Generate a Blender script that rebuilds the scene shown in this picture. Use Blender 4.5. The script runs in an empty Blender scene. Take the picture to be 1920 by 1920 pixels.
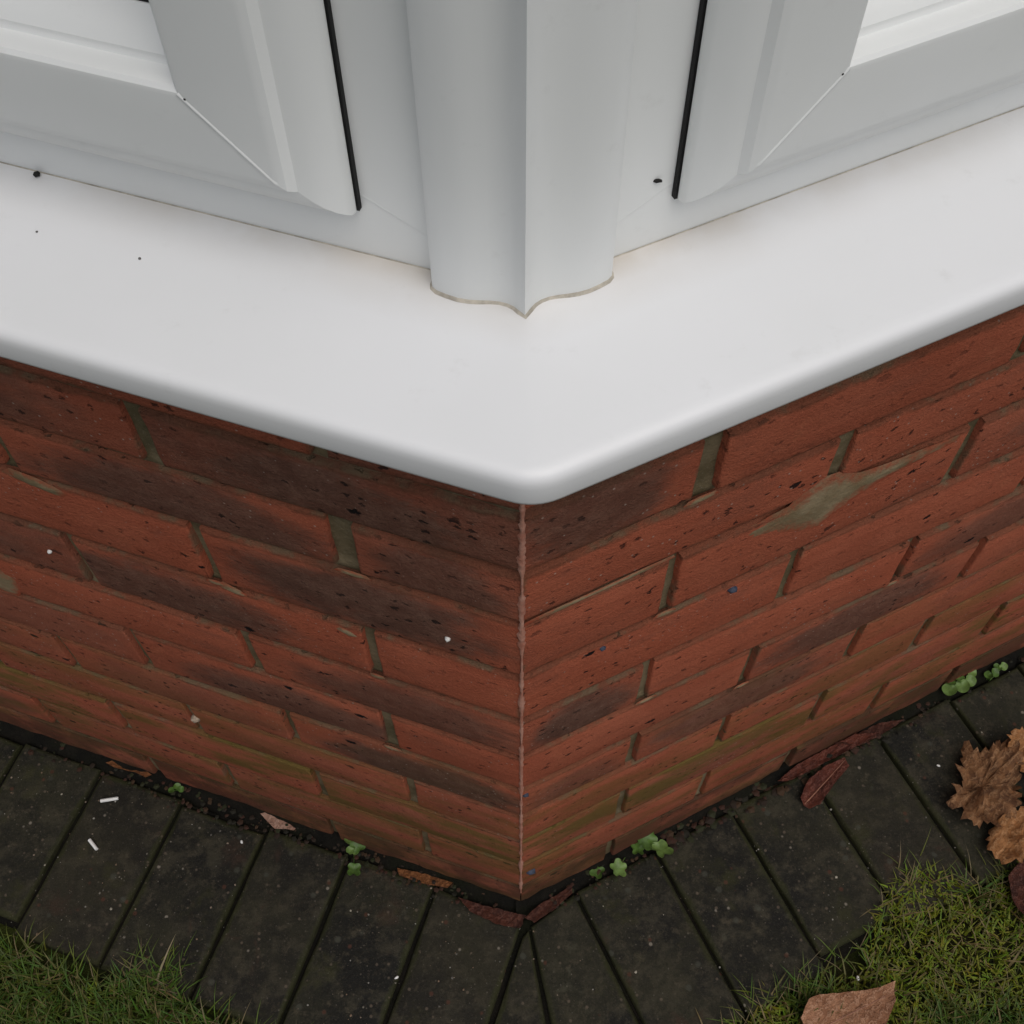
import bpy, bmesh, math, random
import numpy as np
from mathutils import Vector, Matrix, noise as mnoise
random.seed(7); np.random.seed(7)
C = bpy.context.scene
COL = C.collection
R_ = math.radians

# ------------------------------------------------------------------ camera
cam = bpy.data.cameras.new('camera'); camo = bpy.data.objects.new('camera', cam); COL.objects.link(camo)
_r = Vector((0.997996, -0.063037, -0.005477)); _u = Vector((0.056203, 0.843364, 0.534396)); _b = Vector((-0.029067, -0.533633, 0.845216))
M = Matrix((( _r.x, _u.x, _b.x, -0.02117), (_r.y, _u.y, _b.y, -0.29585), (_r.z, _u.z, _b.z, 1.23762), (0, 0, 0, 1)))
camo.matrix_world = M
cam.lens = 40.328; cam.sensor_width = 36; cam.sensor_fit = 'HORIZONTAL'; cam.clip_start = 0.02; cam.clip_end = 200
C.camera = camo

# ------------------------------------------------------------------ world, sun, exposure (overcast)
SUN_EL, SUN_AZ = 64.0, 154.0                      # azimuth from +Y towards +X
w = bpy.data.worlds.new('World'); C.world = w; w.use_nodes = True
wn = w.node_tree; wn.nodes.clear()
sky = wn.nodes.new('ShaderNodeTexSky'); sky.sky_type = 'NISHITA'; sky.sun_disc = False
sky.sun_elevation = R_(SUN_EL); sky.sun_rotation = R_(SUN_AZ); sky.dust_density = 4.0; sky.air_density = 1.0
hs = wn.nodes.new('ShaderNodeHueSaturation'); hs.inputs['Saturation'].default_value = 0.60
bg = wn.nodes.new('ShaderNodeBackground'); bg.inputs['Strength'].default_value = 0.070
wo = wn.nodes.new('ShaderNodeOutputWorld')
wn.links.new(sky.outputs[0], hs.inputs['Color']); wn.links.new(hs.outputs[0], bg.inputs['Color']); wn.links.new(bg.outputs[0], wo.inputs['Surface'])
sun = bpy.data.lights.new('sun', 'SUN'); sun.energy = 1.36; sun.angle = R_(60); sun.color = (1.0, 0.975, 0.94)
suno = bpy.data.objects.new('sun', sun); COL.objects.link(suno)
_d = Vector((math.sin(R_(SUN_AZ)) * math.cos(R_(SUN_EL)), math.cos(R_(SUN_AZ)) * math.cos(R_(SUN_EL)), math.sin(R_(SUN_EL))))
suno.rotation_euler = _d.to_track_quat('Z', 'Y').to_euler(); suno.location = (1, -2, 4)
C.view_settings.view_transform = 'Standard'; C.view_settings.look = 'None'; C.view_settings.gamma = 1
C.view_settings.use_curve_mapping = False; C.view_settings.exposure = 0.0

# ------------------------------------------------------------------ helpers
H = R_(67.5); TC = math.tan(R_(22.5))
DIR = {'L': Vector((-math.sin(H), math.cos(H), 0)), 'R': Vector((math.sin(H), math.cos(H), 0))}
NRM = {'L': Vector((-math.cos(H), -math.sin(H), 0)), 'R': Vector((math.cos(H), -math.sin(H), 0))}
def P(side, s, n, z):            # s along the wall from the corner, n outward from the brick face, z up
    return DIR[side] * s + NRM[side] * n + Vector((0, 0, z))
def wall_matrix(side, s, n, z):  # local x to the right along the wall, y inward, z up
    x = DIR[side] if side == 'R' else -DIR[side]; y = -NRM[side]; o = P(side, s, n, z)
    return Matrix(((x.x, y.x, 0, o.x), (x.y, y.y, 0, o.y), (0, 0, 1, o.z), (0, 0, 0, 1)))
def link(name, me, mat=None, parent=None, mw=None, smooth=False, angle=None):
    o = bpy.data.objects.new(name, me); COL.objects.link(o)
    if mat: me.materials.append(mat)
    if mw is not None: o.matrix_world = mw
    if parent: o.parent = parent
    if smooth:
        for p in me.polygons: p.use_smooth = True
        if angle: me.set_sharp_from_angle(angle=R_(angle))
    return o
def mesh(verts, faces, name='mesh'):
    me = bpy.data.meshes.new(name); me.from_pydata([tuple(v) for v in verts], [], faces); me.validate(); me.update(); return me
def fix_normals(me):
    bm = bmesh.new(); bm.from_mesh(me); bmesh.ops.recalc_face_normals(bm, faces=bm.faces); bm.to_mesh(me); bm.free()
def empty(name, loc=(0, 0, 0)):
    o = bpy.data.objects.new(name, None); COL.objects.link(o); o.location = loc; o.empty_display_size = .05; return o
def tag(o, label=None, cat=None, group=None, kind=None):
    if label: o['label'] = label
    if cat: o['category'] = cat
    if group: o['group'] = group
    if kind: o['kind'] = kind
    return o
WLOC = {}
def child(o, parent):            # parents are pure translations; keep o where it stands
    here = WLOC.setdefault(o.name, o.location.copy()); up = WLOC.setdefault(parent.name, parent.location.copy())
    o.parent = parent; o.location = here - up; return o
def nz(x, y, z, s=1.0): return mnoise.noise(Vector((x * s, y * s, z * s)))

# ------------------------------------------------------------------ material helpers
class NT:
    def __init__(s, name):
        s.m = bpy.data.materials.new(name); s.m.use_nodes = True; s.t = s.m.node_tree
        s.b = s.t.nodes['Principled BSDF']
    def n(s, typ, **kw):
        x = s.t.nodes.new(typ)
        for k, v in kw.items():
            if k.startswith('i_'):
                x.inputs[int(k[2:]) if k[2:].isdigit() else k[2:]].default_value = v
            else: setattr(x, k, v)
        return x
    def l(s, a, b): s.t.links.new(a, b)
    def val(s, sock, v):
        if isinstance(v, (int, float)): sock.default_value = v
        elif isinstance(v, tuple): sock.default_value = v + (1,) if len(v) == 3 and sock.type == 'RGBA' else v
        else: s.l(v, sock)
    def math(s, op, a, b=0.0, c=None, clamp=False):
        x = s.n('ShaderNodeMath', operation=op, use_clamp=clamp); s.val(x.inputs[0], a); s.val(x.inputs[1], b)
        if c is not None: s.val(x.inputs[2], c)
        return x.outputs[0]
    def mix(s, f, a, b, blend='MIX'):
        x = s.n('ShaderNodeMix', data_type='RGBA', blend_type=blend); s.val(x.inputs[0], f); s.val(x.inputs[6], a); s.val(x.inputs[7], b); return x.outputs[2]
    def ramp(s, f, lo, hi, a=0.0, b=1.0):
        x = s.n('ShaderNodeMapRange', interpolation_type='SMOOTHSTEP'); s.val(x.inputs[0], f); s.val(x.inputs[1], lo); s.val(x.inputs[2], hi); x.inputs[3].default_value = a; x.inputs[4].default_value = b; return x.outputs[0]
    def noise(s, co, scale, detail=4, rough=.6, dist=0.0, out=0):
        x = s.n('ShaderNodeTexNoise'); s.l(co, x.inputs['Vector']); x.inputs['Scale'].default_value = scale; x.inputs['Detail'].default_value = detail; x.inputs['Roughness'].default_value = rough; x.inputs['Distortion'].default_value = dist
        return x.outputs[out]
    def voro(s, co, scale, rnd=1.0):
        x = s.n('ShaderNodeTexVoronoi'); s.l(co, x.inputs['Vector']); x.inputs['Scale'].default_value = scale; x.inputs['Randomness'].default_value = rnd; return x
    def scale(s, co, v):
        x = s.n('ShaderNodeMapping'); s.l(co, x.inputs[0]); x.inputs['Scale'].default_value = v; return x.outputs[0]
    def objco(s, rnd=True):
        tc = s.n('ShaderNodeTexCoord'); co = tc.outputs['Object']
        if rnd:
            oi = s.n('ShaderNodeObjectInfo'); m = s.math('MULTIPLY', oi.outputs['Random'], 37.0)
            a = s.n('ShaderNodeVectorMath', operation='ADD'); s.l(co, a.inputs[0]); s.l(m, a.inputs[1]); return a.outputs[0], co, oi.outputs['Random']
        return co, co, None
    def attr(s, name, typ='OBJECT'):
        x = s.n('ShaderNodeAttribute', attribute_type=typ, attribute_name=name); return x
    def bump(s, h, strength=.5, dist=.001, nrm=None):
        x = s.n('ShaderNodeBump'); s.l(h, x.inputs['Height']); x.inputs['Strength'].default_value = strength; x.inputs['Distance'].default_value = dist
        if nrm: s.l(nrm, x.inputs['Normal'])
        return x.outputs[0]
    def fin(s, col, rough=.8, nrm=None, spec=.5):
        s.val(s.b.inputs['Base Color'], col); s.val(s.b.inputs['Roughness'], rough); s.b.inputs['Specular IOR Level'].default_value = spec
        if nrm: s.l(nrm, s.b.inputs['Normal'])
        return s.m

def mat_brick():
    t = NT('fired_brick'); co, raw, rnd = t.objco()
    sep = t.n('ShaderNodeSeparateXYZ'); t.l(raw, sep.inputs[0])
    dark = t.attr('dark').outputs['Fac']; patch = t.attr('patch').outputs['Fac']; moss = t.attr('moss').outputs['Fac']; hl = t.attr('half_length').outputs['Fac']; px = t.attr('patch_x').outputs['Fac']; pz = t.attr('patch_z').outputs['Fac']; dirt = t.attr('dirt').outputs['Fac']
    stre = t.scale(co, (14, 40, 90))
    n1 = t.noise(co, 16, 5, .6); n2 = t.noise(stre, 1.0, 5, .65); n3 = t.noise(co, 70, 4, .7)
    red = t.mix(t.ramp(n1, .35, .65), (.345, .081, .042), (.455, .130, .072))
    red = t.mix(t.ramp(n2, .42, .72, 0, .55), red, (.24, .052, .028))
    red = t.mix(t.ramp(rnd, .0, 1.0, 0, .35), red, (.41, .092, .046))
    grit = t.noise(co, 620, 3, .75)
    wash = t.noise(t.scale(co, (.5, 1, 1)), 24, 6, .7, .4)
    red = t.mix(t.math('MULTIPLY', t.ramp(wash, .48, .68), t.ramp(rnd, 0, 1, .25, .8)), red, (.185, .072, .050))
    red = t.mix(t.ramp(t.noise(co, 38, 5, .75), .54, .72, 0, .55), red, (.50, .165, .085))
    red = t.mix(t.ramp(grit, .30, .70, .0, .62), t.mix(.5, red, (.56, .165, .088)), t.mix(.35, red, (.08, .020, .012)))
    # kiln-darkened face: an oval patch in the middle of the brick plus an overall tint
    ex = t.math('DIVIDE', t.math('SUBTRACT', sep.outputs[0], px), t.math('MULTIPLY', hl, .88)); ez = t.math('DIVIDE', t.math('SUBTRACT', sep.outputs[2], pz), .036)
    r2 = t.math('ADD', t.math('MULTIPLY', ex, ex), t.math('MULTIPLY', ez, ez))
    r2 = t.math('ADD', r2, t.math('ADD', t.math('MULTIPLY', t.math('SUBTRACT', t.noise(t.scale(co, (.45, 1, 1)), 40, 6, .72), .5), 2.6), t.math('MULTIPLY', t.math('SUBTRACT', grit, .5), 1.1)))
    pm = t.math('MULTIPLY', t.ramp(r2, .30, 1.7, .84, 0), patch)
    dk = t.math('MAXIMUM', pm, t.math('MULTIPLY', dark, t.ramp(n1, .25, .6, .55, 1.0)), clamp=True)
    dcol = t.mix(t.ramp(n3, .35, .7), (.092, .058, .044), (.170, .108, .080))
    dcol = t.mix(t.ramp(grit, .35, .7, 0, .5), dcol, (.05, .034, .028))
    col = t.mix(dk, red, dcol)
    # iron spots and pits, drawn out along the brick
    wob = t.n('ShaderNodeVectorMath', operation='MULTIPLY_ADD'); t.l(t.noise(co, 190, 3, .7, 0, 1), wob.inputs[0]); wob.inputs[1].default_value = (.009, .009, .009); t.l(co, wob.inputs[2]); cw = wob.outputs[0]
    v = t.voro(t.scale(cw, (.62, 1, 1)), 84); sel = t.n('ShaderNodeSeparateColor'); t.l(v.outputs['Color'], sel.inputs[0])
    sp = t.math('MULTIPLY', t.ramp(v.outputs['Distance'], .18, .27, 1, 0), t.math('GREATER_THAN', sel.outputs[0], .925))
    v2 = t.voro(t.scale(cw, (.6, 1, 1)), 190); sel2 = t.n('ShaderNodeSeparateColor'); t.l(v2.outputs['Color'], sel2.inputs[0])
    sp2 = t.math('MULTIPLY', t.ramp(v2.outputs['Distance'], .2, .36, 1, 0), t.math('GREATER_THAN', sel2.outputs[0], .78))
    pmask = t.ramp(t.noise(co, 10, 3, .6), .40, .58, .35, 1)
    sp = t.math('MULTIPLY', sp, pmask); sp2 = t.math('MULTIPLY', sp2, pmask)
    pit = t.math('MAXIMUM', sp, t.math('MULTIPLY', sp2, .8))
    col = t.mix(pit, col, (.012, .010, .011))
    v3 = t.voro(co, 330); sel3 = t.n('ShaderNodeSeparateColor'); t.l(v3.outputs['Color'], sel3.inputs[0])
    wsp = t.math('MULTIPLY', t.ramp(v3.outputs['Distance'], .15, .33, 1, 0), t.math('GREATER_THAN', sel3.outputs[1], .965))
    col = t.mix(t.math('MULTIPLY', wsp, .7), col, (.46, .36, .30))
    # bed-joint shadow painted dark along the brick edges, algae low on the wall
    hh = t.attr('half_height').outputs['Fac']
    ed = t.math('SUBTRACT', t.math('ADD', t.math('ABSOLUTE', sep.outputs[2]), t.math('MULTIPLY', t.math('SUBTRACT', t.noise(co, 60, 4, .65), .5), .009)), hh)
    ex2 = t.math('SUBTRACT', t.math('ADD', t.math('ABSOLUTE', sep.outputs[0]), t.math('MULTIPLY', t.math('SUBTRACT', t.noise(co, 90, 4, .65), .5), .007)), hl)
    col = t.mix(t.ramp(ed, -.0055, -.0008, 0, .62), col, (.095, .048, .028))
    res = t.math('MULTIPLY', t.ramp(t.math('MAXIMUM', ed, ex2), -.0030, .0006, 0, .75), t.ramp(t.noise(co, 26, 4, .6), .50, .60))
    col = t.mix(res, col, (.150, .115, .070))
    mm = t.math('MULTIPLY', moss, t.ramp(t.noise(t.scale(co, (9, 9, 30)), 1.0, 5, .6), .40, .62))
    col = t.mix(mm, col, (.125, .098, .024))
    dm = t.math('MULTIPLY', dirt, t.ramp(t.noise(co, 22, 5, .6), .25, .55))
    col = t.mix(dm, col, (.028, .022, .014))
    hgt = t.math('ADD', t.math('MULTIPLY', n3, .5), t.math('MULTIPLY', t.noise(co, 420, 3, .7), .45))
    hgt = t.math('ADD', hgt, t.math('MULTIPLY', n2, .9)); hgt = t.math('SUBTRACT', hgt, t.math('MULTIPLY', pit, .9))
    return t.fin(col, t.ramp(n3, .3, .7, .78, .95), t.bump(t.math('ADD', hgt, t.math('MULTIPLY', grit, .8)), .9, .0018), .12)
def mat_mortar(name, a, b, green, thin=False):
    t = NT(name); co, raw, _ = t.objco(False); n1 = t.noise(co, 28, 5, .65); n2 = t.noise(co, 260, 4, .7)
    col = t.mix(t.ramp(n1, .35, .65), a, b); col = t.mix(t.ramp(t.noise(co, 9, 4, .6), .45, .7, 0, green), col, (.040, .042, .018))
    v = t.voro(co, 420); col = t.mix(t.ramp(v.outputs['Distance'], .1, .3, .3, 0), col, (.30, .26, .19))
    if thin:                      # brick shows through where the mortar is wiped thin
        cv = t.attr('cover', 'GEOMETRY').outputs['Fac']; k = t.math('ADD', cv, t.math('MULTIPLY', t.math('SUBTRACT', t.noise(co, 120, 5, .75), .5), 1.6))
        col = t.mix(t.ramp(k, .15, .95), (.33, .078, .038), col)
    return t.fin(col, .95, t.bump(t.math('ADD', n2, t.math('MULTIPLY', n1, .6)), .8, .0015), .2)
def mat_paver():
    t = NT('old_paver'); co, raw, rnd = t.objco(); n1 = t.noise(co, 11, 6, .62); n2 = t.noise(co, 42, 6, .7); n3 = t.noise(co, 240, 4, .7)
    col = t.mix(t.ramp(n1, .36, .64), (.0105, .0102, .0085), (.0270, .0255, .0165))
    col = t.mix(t.ramp(n2, .46, .66, 0, .7), col, (.050, .044, .029))
    col = t.mix(t.ramp(t.noise(co, 90, 5, .75), .54, .70, 0, .55), col, (.078, .064, .042))
    col = t.mix(t.ramp(n3, .50, .72, 0, .5), col, (.006, .0055, .005))
    col = t.mix(t.ramp(t.noise(co, 26, 5, .7), .62, .74, 0, .55), col, (.072, .068, .046))
    col = t.mix(t.ramp(t.noise(co, 19, 5, .65), .56, .72, 0, .6), col, (.036, .036, .013))
    col = t.mix(t.ramp(t.noise(co, 15, 5, .65, .6), .60, .72, 0, .55), col, (.048, .026, .018))
    col = t.mix(t.ramp(rnd, .2, .9, 0, .5), col, t.mix(.5, col, (.034, .028, .018)))
    rim = t.attr('rim', 'GEOMETRY').outputs['Fac']; rk = t.math('ADD', rim, t.math('MULTIPLY', t.math('SUBTRACT', t.noise(co, 30, 5, .7), .5), 1.5))
    col = t.mix(t.ramp(rk, .45, 1.1, 0, .75), col, (.028, .030, .010))
    col = t.mix(t.ramp(t.noise(co, 520, 3, .75), .56, .70, 0, .5), col, (.075, .064, .046))
    for sc, thr, c, k in ((170, .93, (.11, .085, .062), .7), (150, .99, (.24, .21, .17), .7), (330, .95, (.11, .095, .075), .6), (80, .95, (.055, .055, .042), .7), (120, .955, (.075, .032, .02), .7)):
        v = t.voro(co, sc); s = t.n('ShaderNodeSeparateColor'); t.l(v.outputs['Color'], s.inputs[0])
        m = t.math('MULTIPLY', t.ramp(v.outputs['Distance'], .16, .36, k, 0), t.math('GREATER_THAN', s.outputs[0], thr)); col = t.mix(m, col, c)
    h = t.math('ADD', t.math('MULTIPLY', n3, .6), n2)
    return t.fin(col, t.ramp(n1, .3, .7, .70, .92), t.bump(h, .9, .0022), .16)
def mat_soil(name, a, b, c):
    t = NT(name); co, _, _ = t.objco(False); n1 = t.noise(co, 35, 6, .7); n2 = t.noise(co, 190, 5, .75)
    col = t.mix(t.ramp(n1, .35, .65), a, b); col = t.mix(t.ramp(t.noise(co, 13, 4, .6), .45, .65, 0, .8), col, c)
    return t.fin(col, .95, t.bump(t.math('ADD', n1, n2), 1.0, .004), .2)
def mat_upvc(name, base, stain=False):
    t = NT(name); co, _, _ = t.objco(False)
    n1 = t.noise(t.scale(co, (3, 3, 1.2)), 1.6, 4, .6); n2 = t.noise(co, 60, 5, .7)
    col = t.mix(t.ramp(n1, .35, .7, 0, .35), base, (base[0] * .93, base[1] * .935, base[2] * .91))
    col = t.mix(t.ramp(n2, .60, .78, 0, .12), col, (.42, .41, .38))
    if stain:
        st = t.attr('stain', 'GEOMETRY').outputs['Fac']
        f = t.math('MULTIPLY', st, t.ramp(t.noise(co, 24, 4, .6), .10, .75))
        col = t.mix(t.math('MULTIPLY', f, .75), col, (.50, .425, .33))
    return t.fin(col, t.ramp(n2, .3, .7, .30, .42), t.bump(t.noise(co, 12, 3, .5), .06, .003), .45)
def mat_plain(name, col, rough=.6, var=.25, scale=60, spec=.4):
    t = NT(name); co, _, _ = t.objco(); n = t.noise(co, scale, 4, .65)
    c = t.mix(t.ramp(n, .3, .7), tuple(x * (1 - var) for x in col), tuple(min(1, x * (1 + var)) for x in col))
    return t.fin(c, rough, t.bump(n, .3, .001), spec)
def mat_leaf(name, a, b, vein, rough=.7):
    t = NT(name); co, raw, rnd = t.objco(); n1 = t.noise(co, 60, 6, .7, .5); n2 = t.noise(co, 260, 5, .75)
    mp = t.n('ShaderNodeMapping'); t.l(raw, mp.inputs[0]); mp.inputs['Rotation'].default_value = (0, 0, .9)
    wv = t.n('ShaderNodeTexWave'); t.l(mp.outputs[0], wv.inputs[0]); wv.inputs['Scale'].default_value = 38; wv.inputs['Distortion'].default_value = 9; wv.inputs['Detail'].default_value = 5; wv.inputs['Detail Scale'].default_value = 5; wv.inputs['Detail Roughness'].default_value = .7
    col = t.mix(t.ramp(n1, .36, .64), a, b); col = t.mix(t.ramp(wv.outputs['Fac'], .78, .99, 0, .45), col, vein)
    col = t.mix(t.ramp(n2, .58, .74, 0, .8), col, tuple(x * .25 for x in a))
    return t.fin(col, rough, t.bump(t.math('ADD', t.math('MULTIPLY', wv.outputs['Fac'], .6), n2), .9, .002), .35)
def mat_vcol(name, rough=.6, spec=.3):
    t = NT(name); a = t.attr('tint', 'GEOMETRY'); co, _, _ = t.objco(False)
    n = t.noise(co, 150, 3, .6); col = t.mix(t.ramp(n, .3, .7, 0, .35), a.outputs['Color'], (.02, .02, .01))
    return t.fin(col, rough, None, spec)

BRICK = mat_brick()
MORTAR = mat_mortar('recessed_mortar', (.120, .092, .048), (.215, .168, .100), .5)
SMEAR = mat_mortar('smeared_mortar', (.215, .160, .088), (.310, .240, .145), .25, True)
PINK = mat_mortar('pale_corner_mortar', (.42, .16, .105), (.60, .33, .25), 0.0)
PAVER = mat_paver()
SOIL = mat_soil('damp_soil', (.005, .0045, .003), (.011, .009, .006), (.008, .009, .003))
LAWNSOIL = mat_soil('mossy_soil', (.020, .026, .006), (.050, .062, .010), (.030, .024, .010))
UPVC = mat_upvc('white_upvc', (.80, .815, .805))
SILLM = mat_upvc('white_sill', (.79, .795, .805), True)
BLACK = mat_plain('black_rubber', (.006, .006, .006), .75, .2)
DARK = mat_plain('dark_room', (.03, .03, .03), .9, .2)
WHITE = mat_plain('white_scrap', (.80, .79, .76), .55, .06)
PALE = mat_plain('pale_scar', (.36, .28, .21), .9, .3, 300)
BLUE = mat_plain('slate_blue', (.045, .055, .085), .7, .3, 300)
GREY = mat_plain('grey_dot', (.12, .115, .11), .7, .2)
SPECK = mat_plain('black_dirt', (.010, .009, .008), .8, .3, 400)
SEAL = mat_plain('grey_sealant', (.46, .42, .35), .7, .3, 120)
def mat_glass():
    t = NT('window_glass'); t.b.inputs['Transmission Weight'].default_value = 1; t.b.inputs['Roughness'].default_value = 0; t.b.inputs['IOR'].default_value = 1.45
    t.b.inputs['Base Color'].default_value = (.85, .9, .88, 1); return t.m
GLASS = mat_glass()

# ------------------------------------------------------------------ ground, soil
def ground_z(x, y):
    p = Vector((x, y, 0)); nl = p.dot(NRM['L']); nr = p.dot(NRM['R'])
    n = max(nl, nr) if False else (nl if x < 0 else nr)
    return n, (p.dot(DIR['L']) if x < 0 else p.dot(DIR['R']))
gm = mesh([(-20, -20, -.045), (20, -20, -.045), (20, 20, -.045), (-20, 20, -.045)], [(0, 1, 2, 3)])
tag(link('ground', gm, LAWNSOIL), 'dark mossy soil of the garden around the paving', kind='structure')
nx, ny = 150, 110; vs = []; fs = []
for j in range(ny + 1):
    for i in range(nx + 1):
        x = -1.15 + 2.3 * i / nx; y = -.85 + 1.45 * j / ny; n, s = ground_z(x, y)
        k = min(1, max(0, (n - .19) / .05)); k = k * k * (3 - 2 * k)
        z = -.026 * (1 - k) + k * (-.010 + .008 * nz(x, y, 0, 14) + .005 * nz(x, y, 3, 45))
        if n < -.05: z = -.030
        vs.append((x, y, z))
for j in range(ny):
    for i in range(nx):
        a = j * (nx + 1) + i; fs.append((a, a + 1, a + nx + 2, a + nx + 1))
tag(link('lawn_soil', mesh(vs, fs), LAWNSOIL, smooth=True), 'uneven mossy soil under the lawn edge', kind='structure')
# dark soil strip in the gap between wall and pavers
vs = []; fs = []; K = 160
for side in 'LR':
    b = len(vs)
    for i in range(K + 1):
        s = -.006 + 1.2 * i / K
        for j, n in enumerate((-.012, .0, .006, .012, .019)):
            e = nz(s * 60, n * 60, 1.7 if side == 'L' else 9.1) * .006 + nz(s * 14, n * 14, 5) * .007
            zb = (.004, .008, .001, -.006, -.016)[j]
            vs.append(P(side, s - n * TC if i == 0 else s, n, zb + e * (1 if j else .5)))
    for i in range(K):
        for j in range(4):
            a = b + i * 5 + j; fs.append((a, a + 5, a + 6, a + 1) if side == 'R' else (a, a + 1, a + 6, a + 5))
tag(link('soil', mesh(vs, fs), SOIL, smooth=True), 'damp black soil in the gap along the foot of the wall', kind='structure')

# ------------------------------------------------------------------ pavement
bed = mesh([P('L', 1.3, .016, -.0075), P('L', -.016 * TC, .016, -.0075), P('R', 1.3, .016, -.0075), P('R', 1.3, .194, -.0075), P('L', -.194 * TC, .194, -.0075), P('L', 1.3, .194, -.0075),
            ], [(0, 1, 4, 5), (1, 2, 3, 4)])
PAVE = tag(link('pavement', bed, SOIL), 'single row of dark weathered block pavers set square to the foot of the wall', kind='structure')
def paver(poly, dz=0., tilt=(0, 0)):   # poly: plan corners (counter-clockwise), rounded arris and worn edge
    cx = sum(p.x for p in poly) / len(poly); cy = sum(p.y for p in poly) / len(poly); sub = []
    N = len(poly)
    for i in range(N):
        a, b = poly[i], poly[(i + 1) % N]; L = (b - a).length; k = max(2, int(L / .022))
        for j in range(k): sub.append(a.lerp(b, j / k))
    def ring(ins, z, jit):
        out = []
        for p in sub:
            d = Vector((cx - p.x, cy - p.y, 0)); d.normalize()
            q = p + d * (ins + jit * random.random())
            zz = z + dz + (q.x - cx) * tilt[0] + (q.y - cy) * tilt[1] + (nz(q.x, q.y, 2, 60) * .0010 if z > -.005 else 0)
            out.append((q.x - cx, q.y - cy, zz))
        return out
    r0, r1, r2, r3 = ring(.0, -.055, 0), ring(.0, -.0034, .0010), ring(.0010, -.0010, .0016), ring(.0032, 0., .0026)
    r4 = ring(.011, .0002, .004)
    n = len(sub); vs = r0 + r1 + r2 + r3 + r4 + [(0, 0, dz + .0004)]; fs = []
    for k in range(4):
        for i in range(n):
            j = (i + 1) % n; fs.append((k * n + i, k * n + j, (k + 1) * n + j, (k + 1) * n + i))
    for i in range(n): fs.append((4 * n + i, 4 * n + (i + 1) % n, 5 * n))
    me = mesh(vs, fs); fix_normals(me); at = me.attributes.new('rim', 'FLOAT', 'POINT'); at.data.foreach_set('value', [1.] * (3 * n) + [.85] * n + [.0] * (n + 1))
    o = link('paver', me, PAVER, smooth=True, angle=50); o.location = (cx, cy, 0); o.parent = PAVE; return o
GAP = .0019
bl = [-.009, .0915, .190, .286, .389, .491, .591, .691, .790, .890, .990, 1.09]
br = [.0565, .154, .251, .350, .4445, .545, .643, .742, .842, .942, 1.04]
outL = [.200, .200, .198, .200, .199, .188, .198, .2, .2, .199, .2]
for i in range(len(bl) - 1):
    a, b = bl[i] + GAP, bl[i + 1] - GAP; n0 = .0120 + random.uniform(-.001, .004)
    if i == 3: n0 = .02
    q = [P('L', a, n0, 0), P('L', b, n0, 0), P('L', b, outL[i], 0), P('L', a, outL[i], 0)]
    if i == 0: q[0] = P('L', a, .020, 0)
    paver(q, random.uniform(-.0015, .0015), (random.uniform(-.012, .012), random.uniform(-.012, .012)))
for i in range(len(br) - 1):
    a, b = br[i] + GAP * .8, br[i + 1] - GAP * .8; n0 = .0115 + random.uniform(-.001, .004); n1 = .198 if i != 2 else .184
    paver([P('R', a, n0, 0), P('R', a, n1, 0), P('R', b, n1, 0), P('R', b, n0, 0)], random.uniform(-.0015, .0015), (random.uniform(-.012, .012), random.uniform(-.012, .012)))
# cut paver on the right of the corner and the wedge in the mitre
paver([P('R', -.001, .025, 0), P('R', -.046, .200, 0), P('R', .0565 - GAP, .199, 0), P('R', .0565 - GAP, .016, 0)], 0, (.004, .004))
gl0, gl1 = P('L', -.009 - GAP, .030, 0), P('L', -.009 - GAP, .200, 0)
paver([P('R', -.0045, .0275, 0), P('L', -.0125, .030, 0), gl1, P('R', -.052, .200, 0)], -.001)

# ------------------------------------------------------------------ brick wall
WALL = tag(empty('brick_wall', (0, 0, 0)), 'low red brick bay wall with a corner edge and dark kiln-marked bricks under the white sill', 'wall')
ZJ = [.8530, .763, .7045, .6465, .573, .500, .430, .358, .290, .220, .142, .065, -.010, -.085]
LEN = 1.25
def perps(side, k):              # vertical joints of course k
    if side == 'L':
        base = [.1075, .329] if k % 2 == 0 else [.210, .423]
        known = {1: [.219, .433], 2: [.108, .334], 3: [.212, .425], 4: [.106, .329], 5: [.212, .428], 6: [.109, .327], 7: [.205, .420], 8: [.102, .315], 9: [.201, .415], 10: [.1, .315]}
    else:
        base = [.104, .325] if k % 2 else [.207, .424]
        known = {1: [.112, .328], 2: [.212, .430], 3: [.103, .328], 4: [.208, .424], 5: [.101, .330], 6: [.203, .424], 7: [.104, .326], 8: [.203, .423], 9: [.106, .323, .539], 10: [.206, .421]}
    l = list(known.get(k, base))
    while l[-1] < LEN - .12: l.append(l[-1] + .2155 + random.uniform(-.004, .004))
    return l
PW = {('R', 1, 0): .0140, ('L', 1, 0): .0120, ('L', 2, 0): .0150, ('R', 2, 0): .0110}
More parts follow.
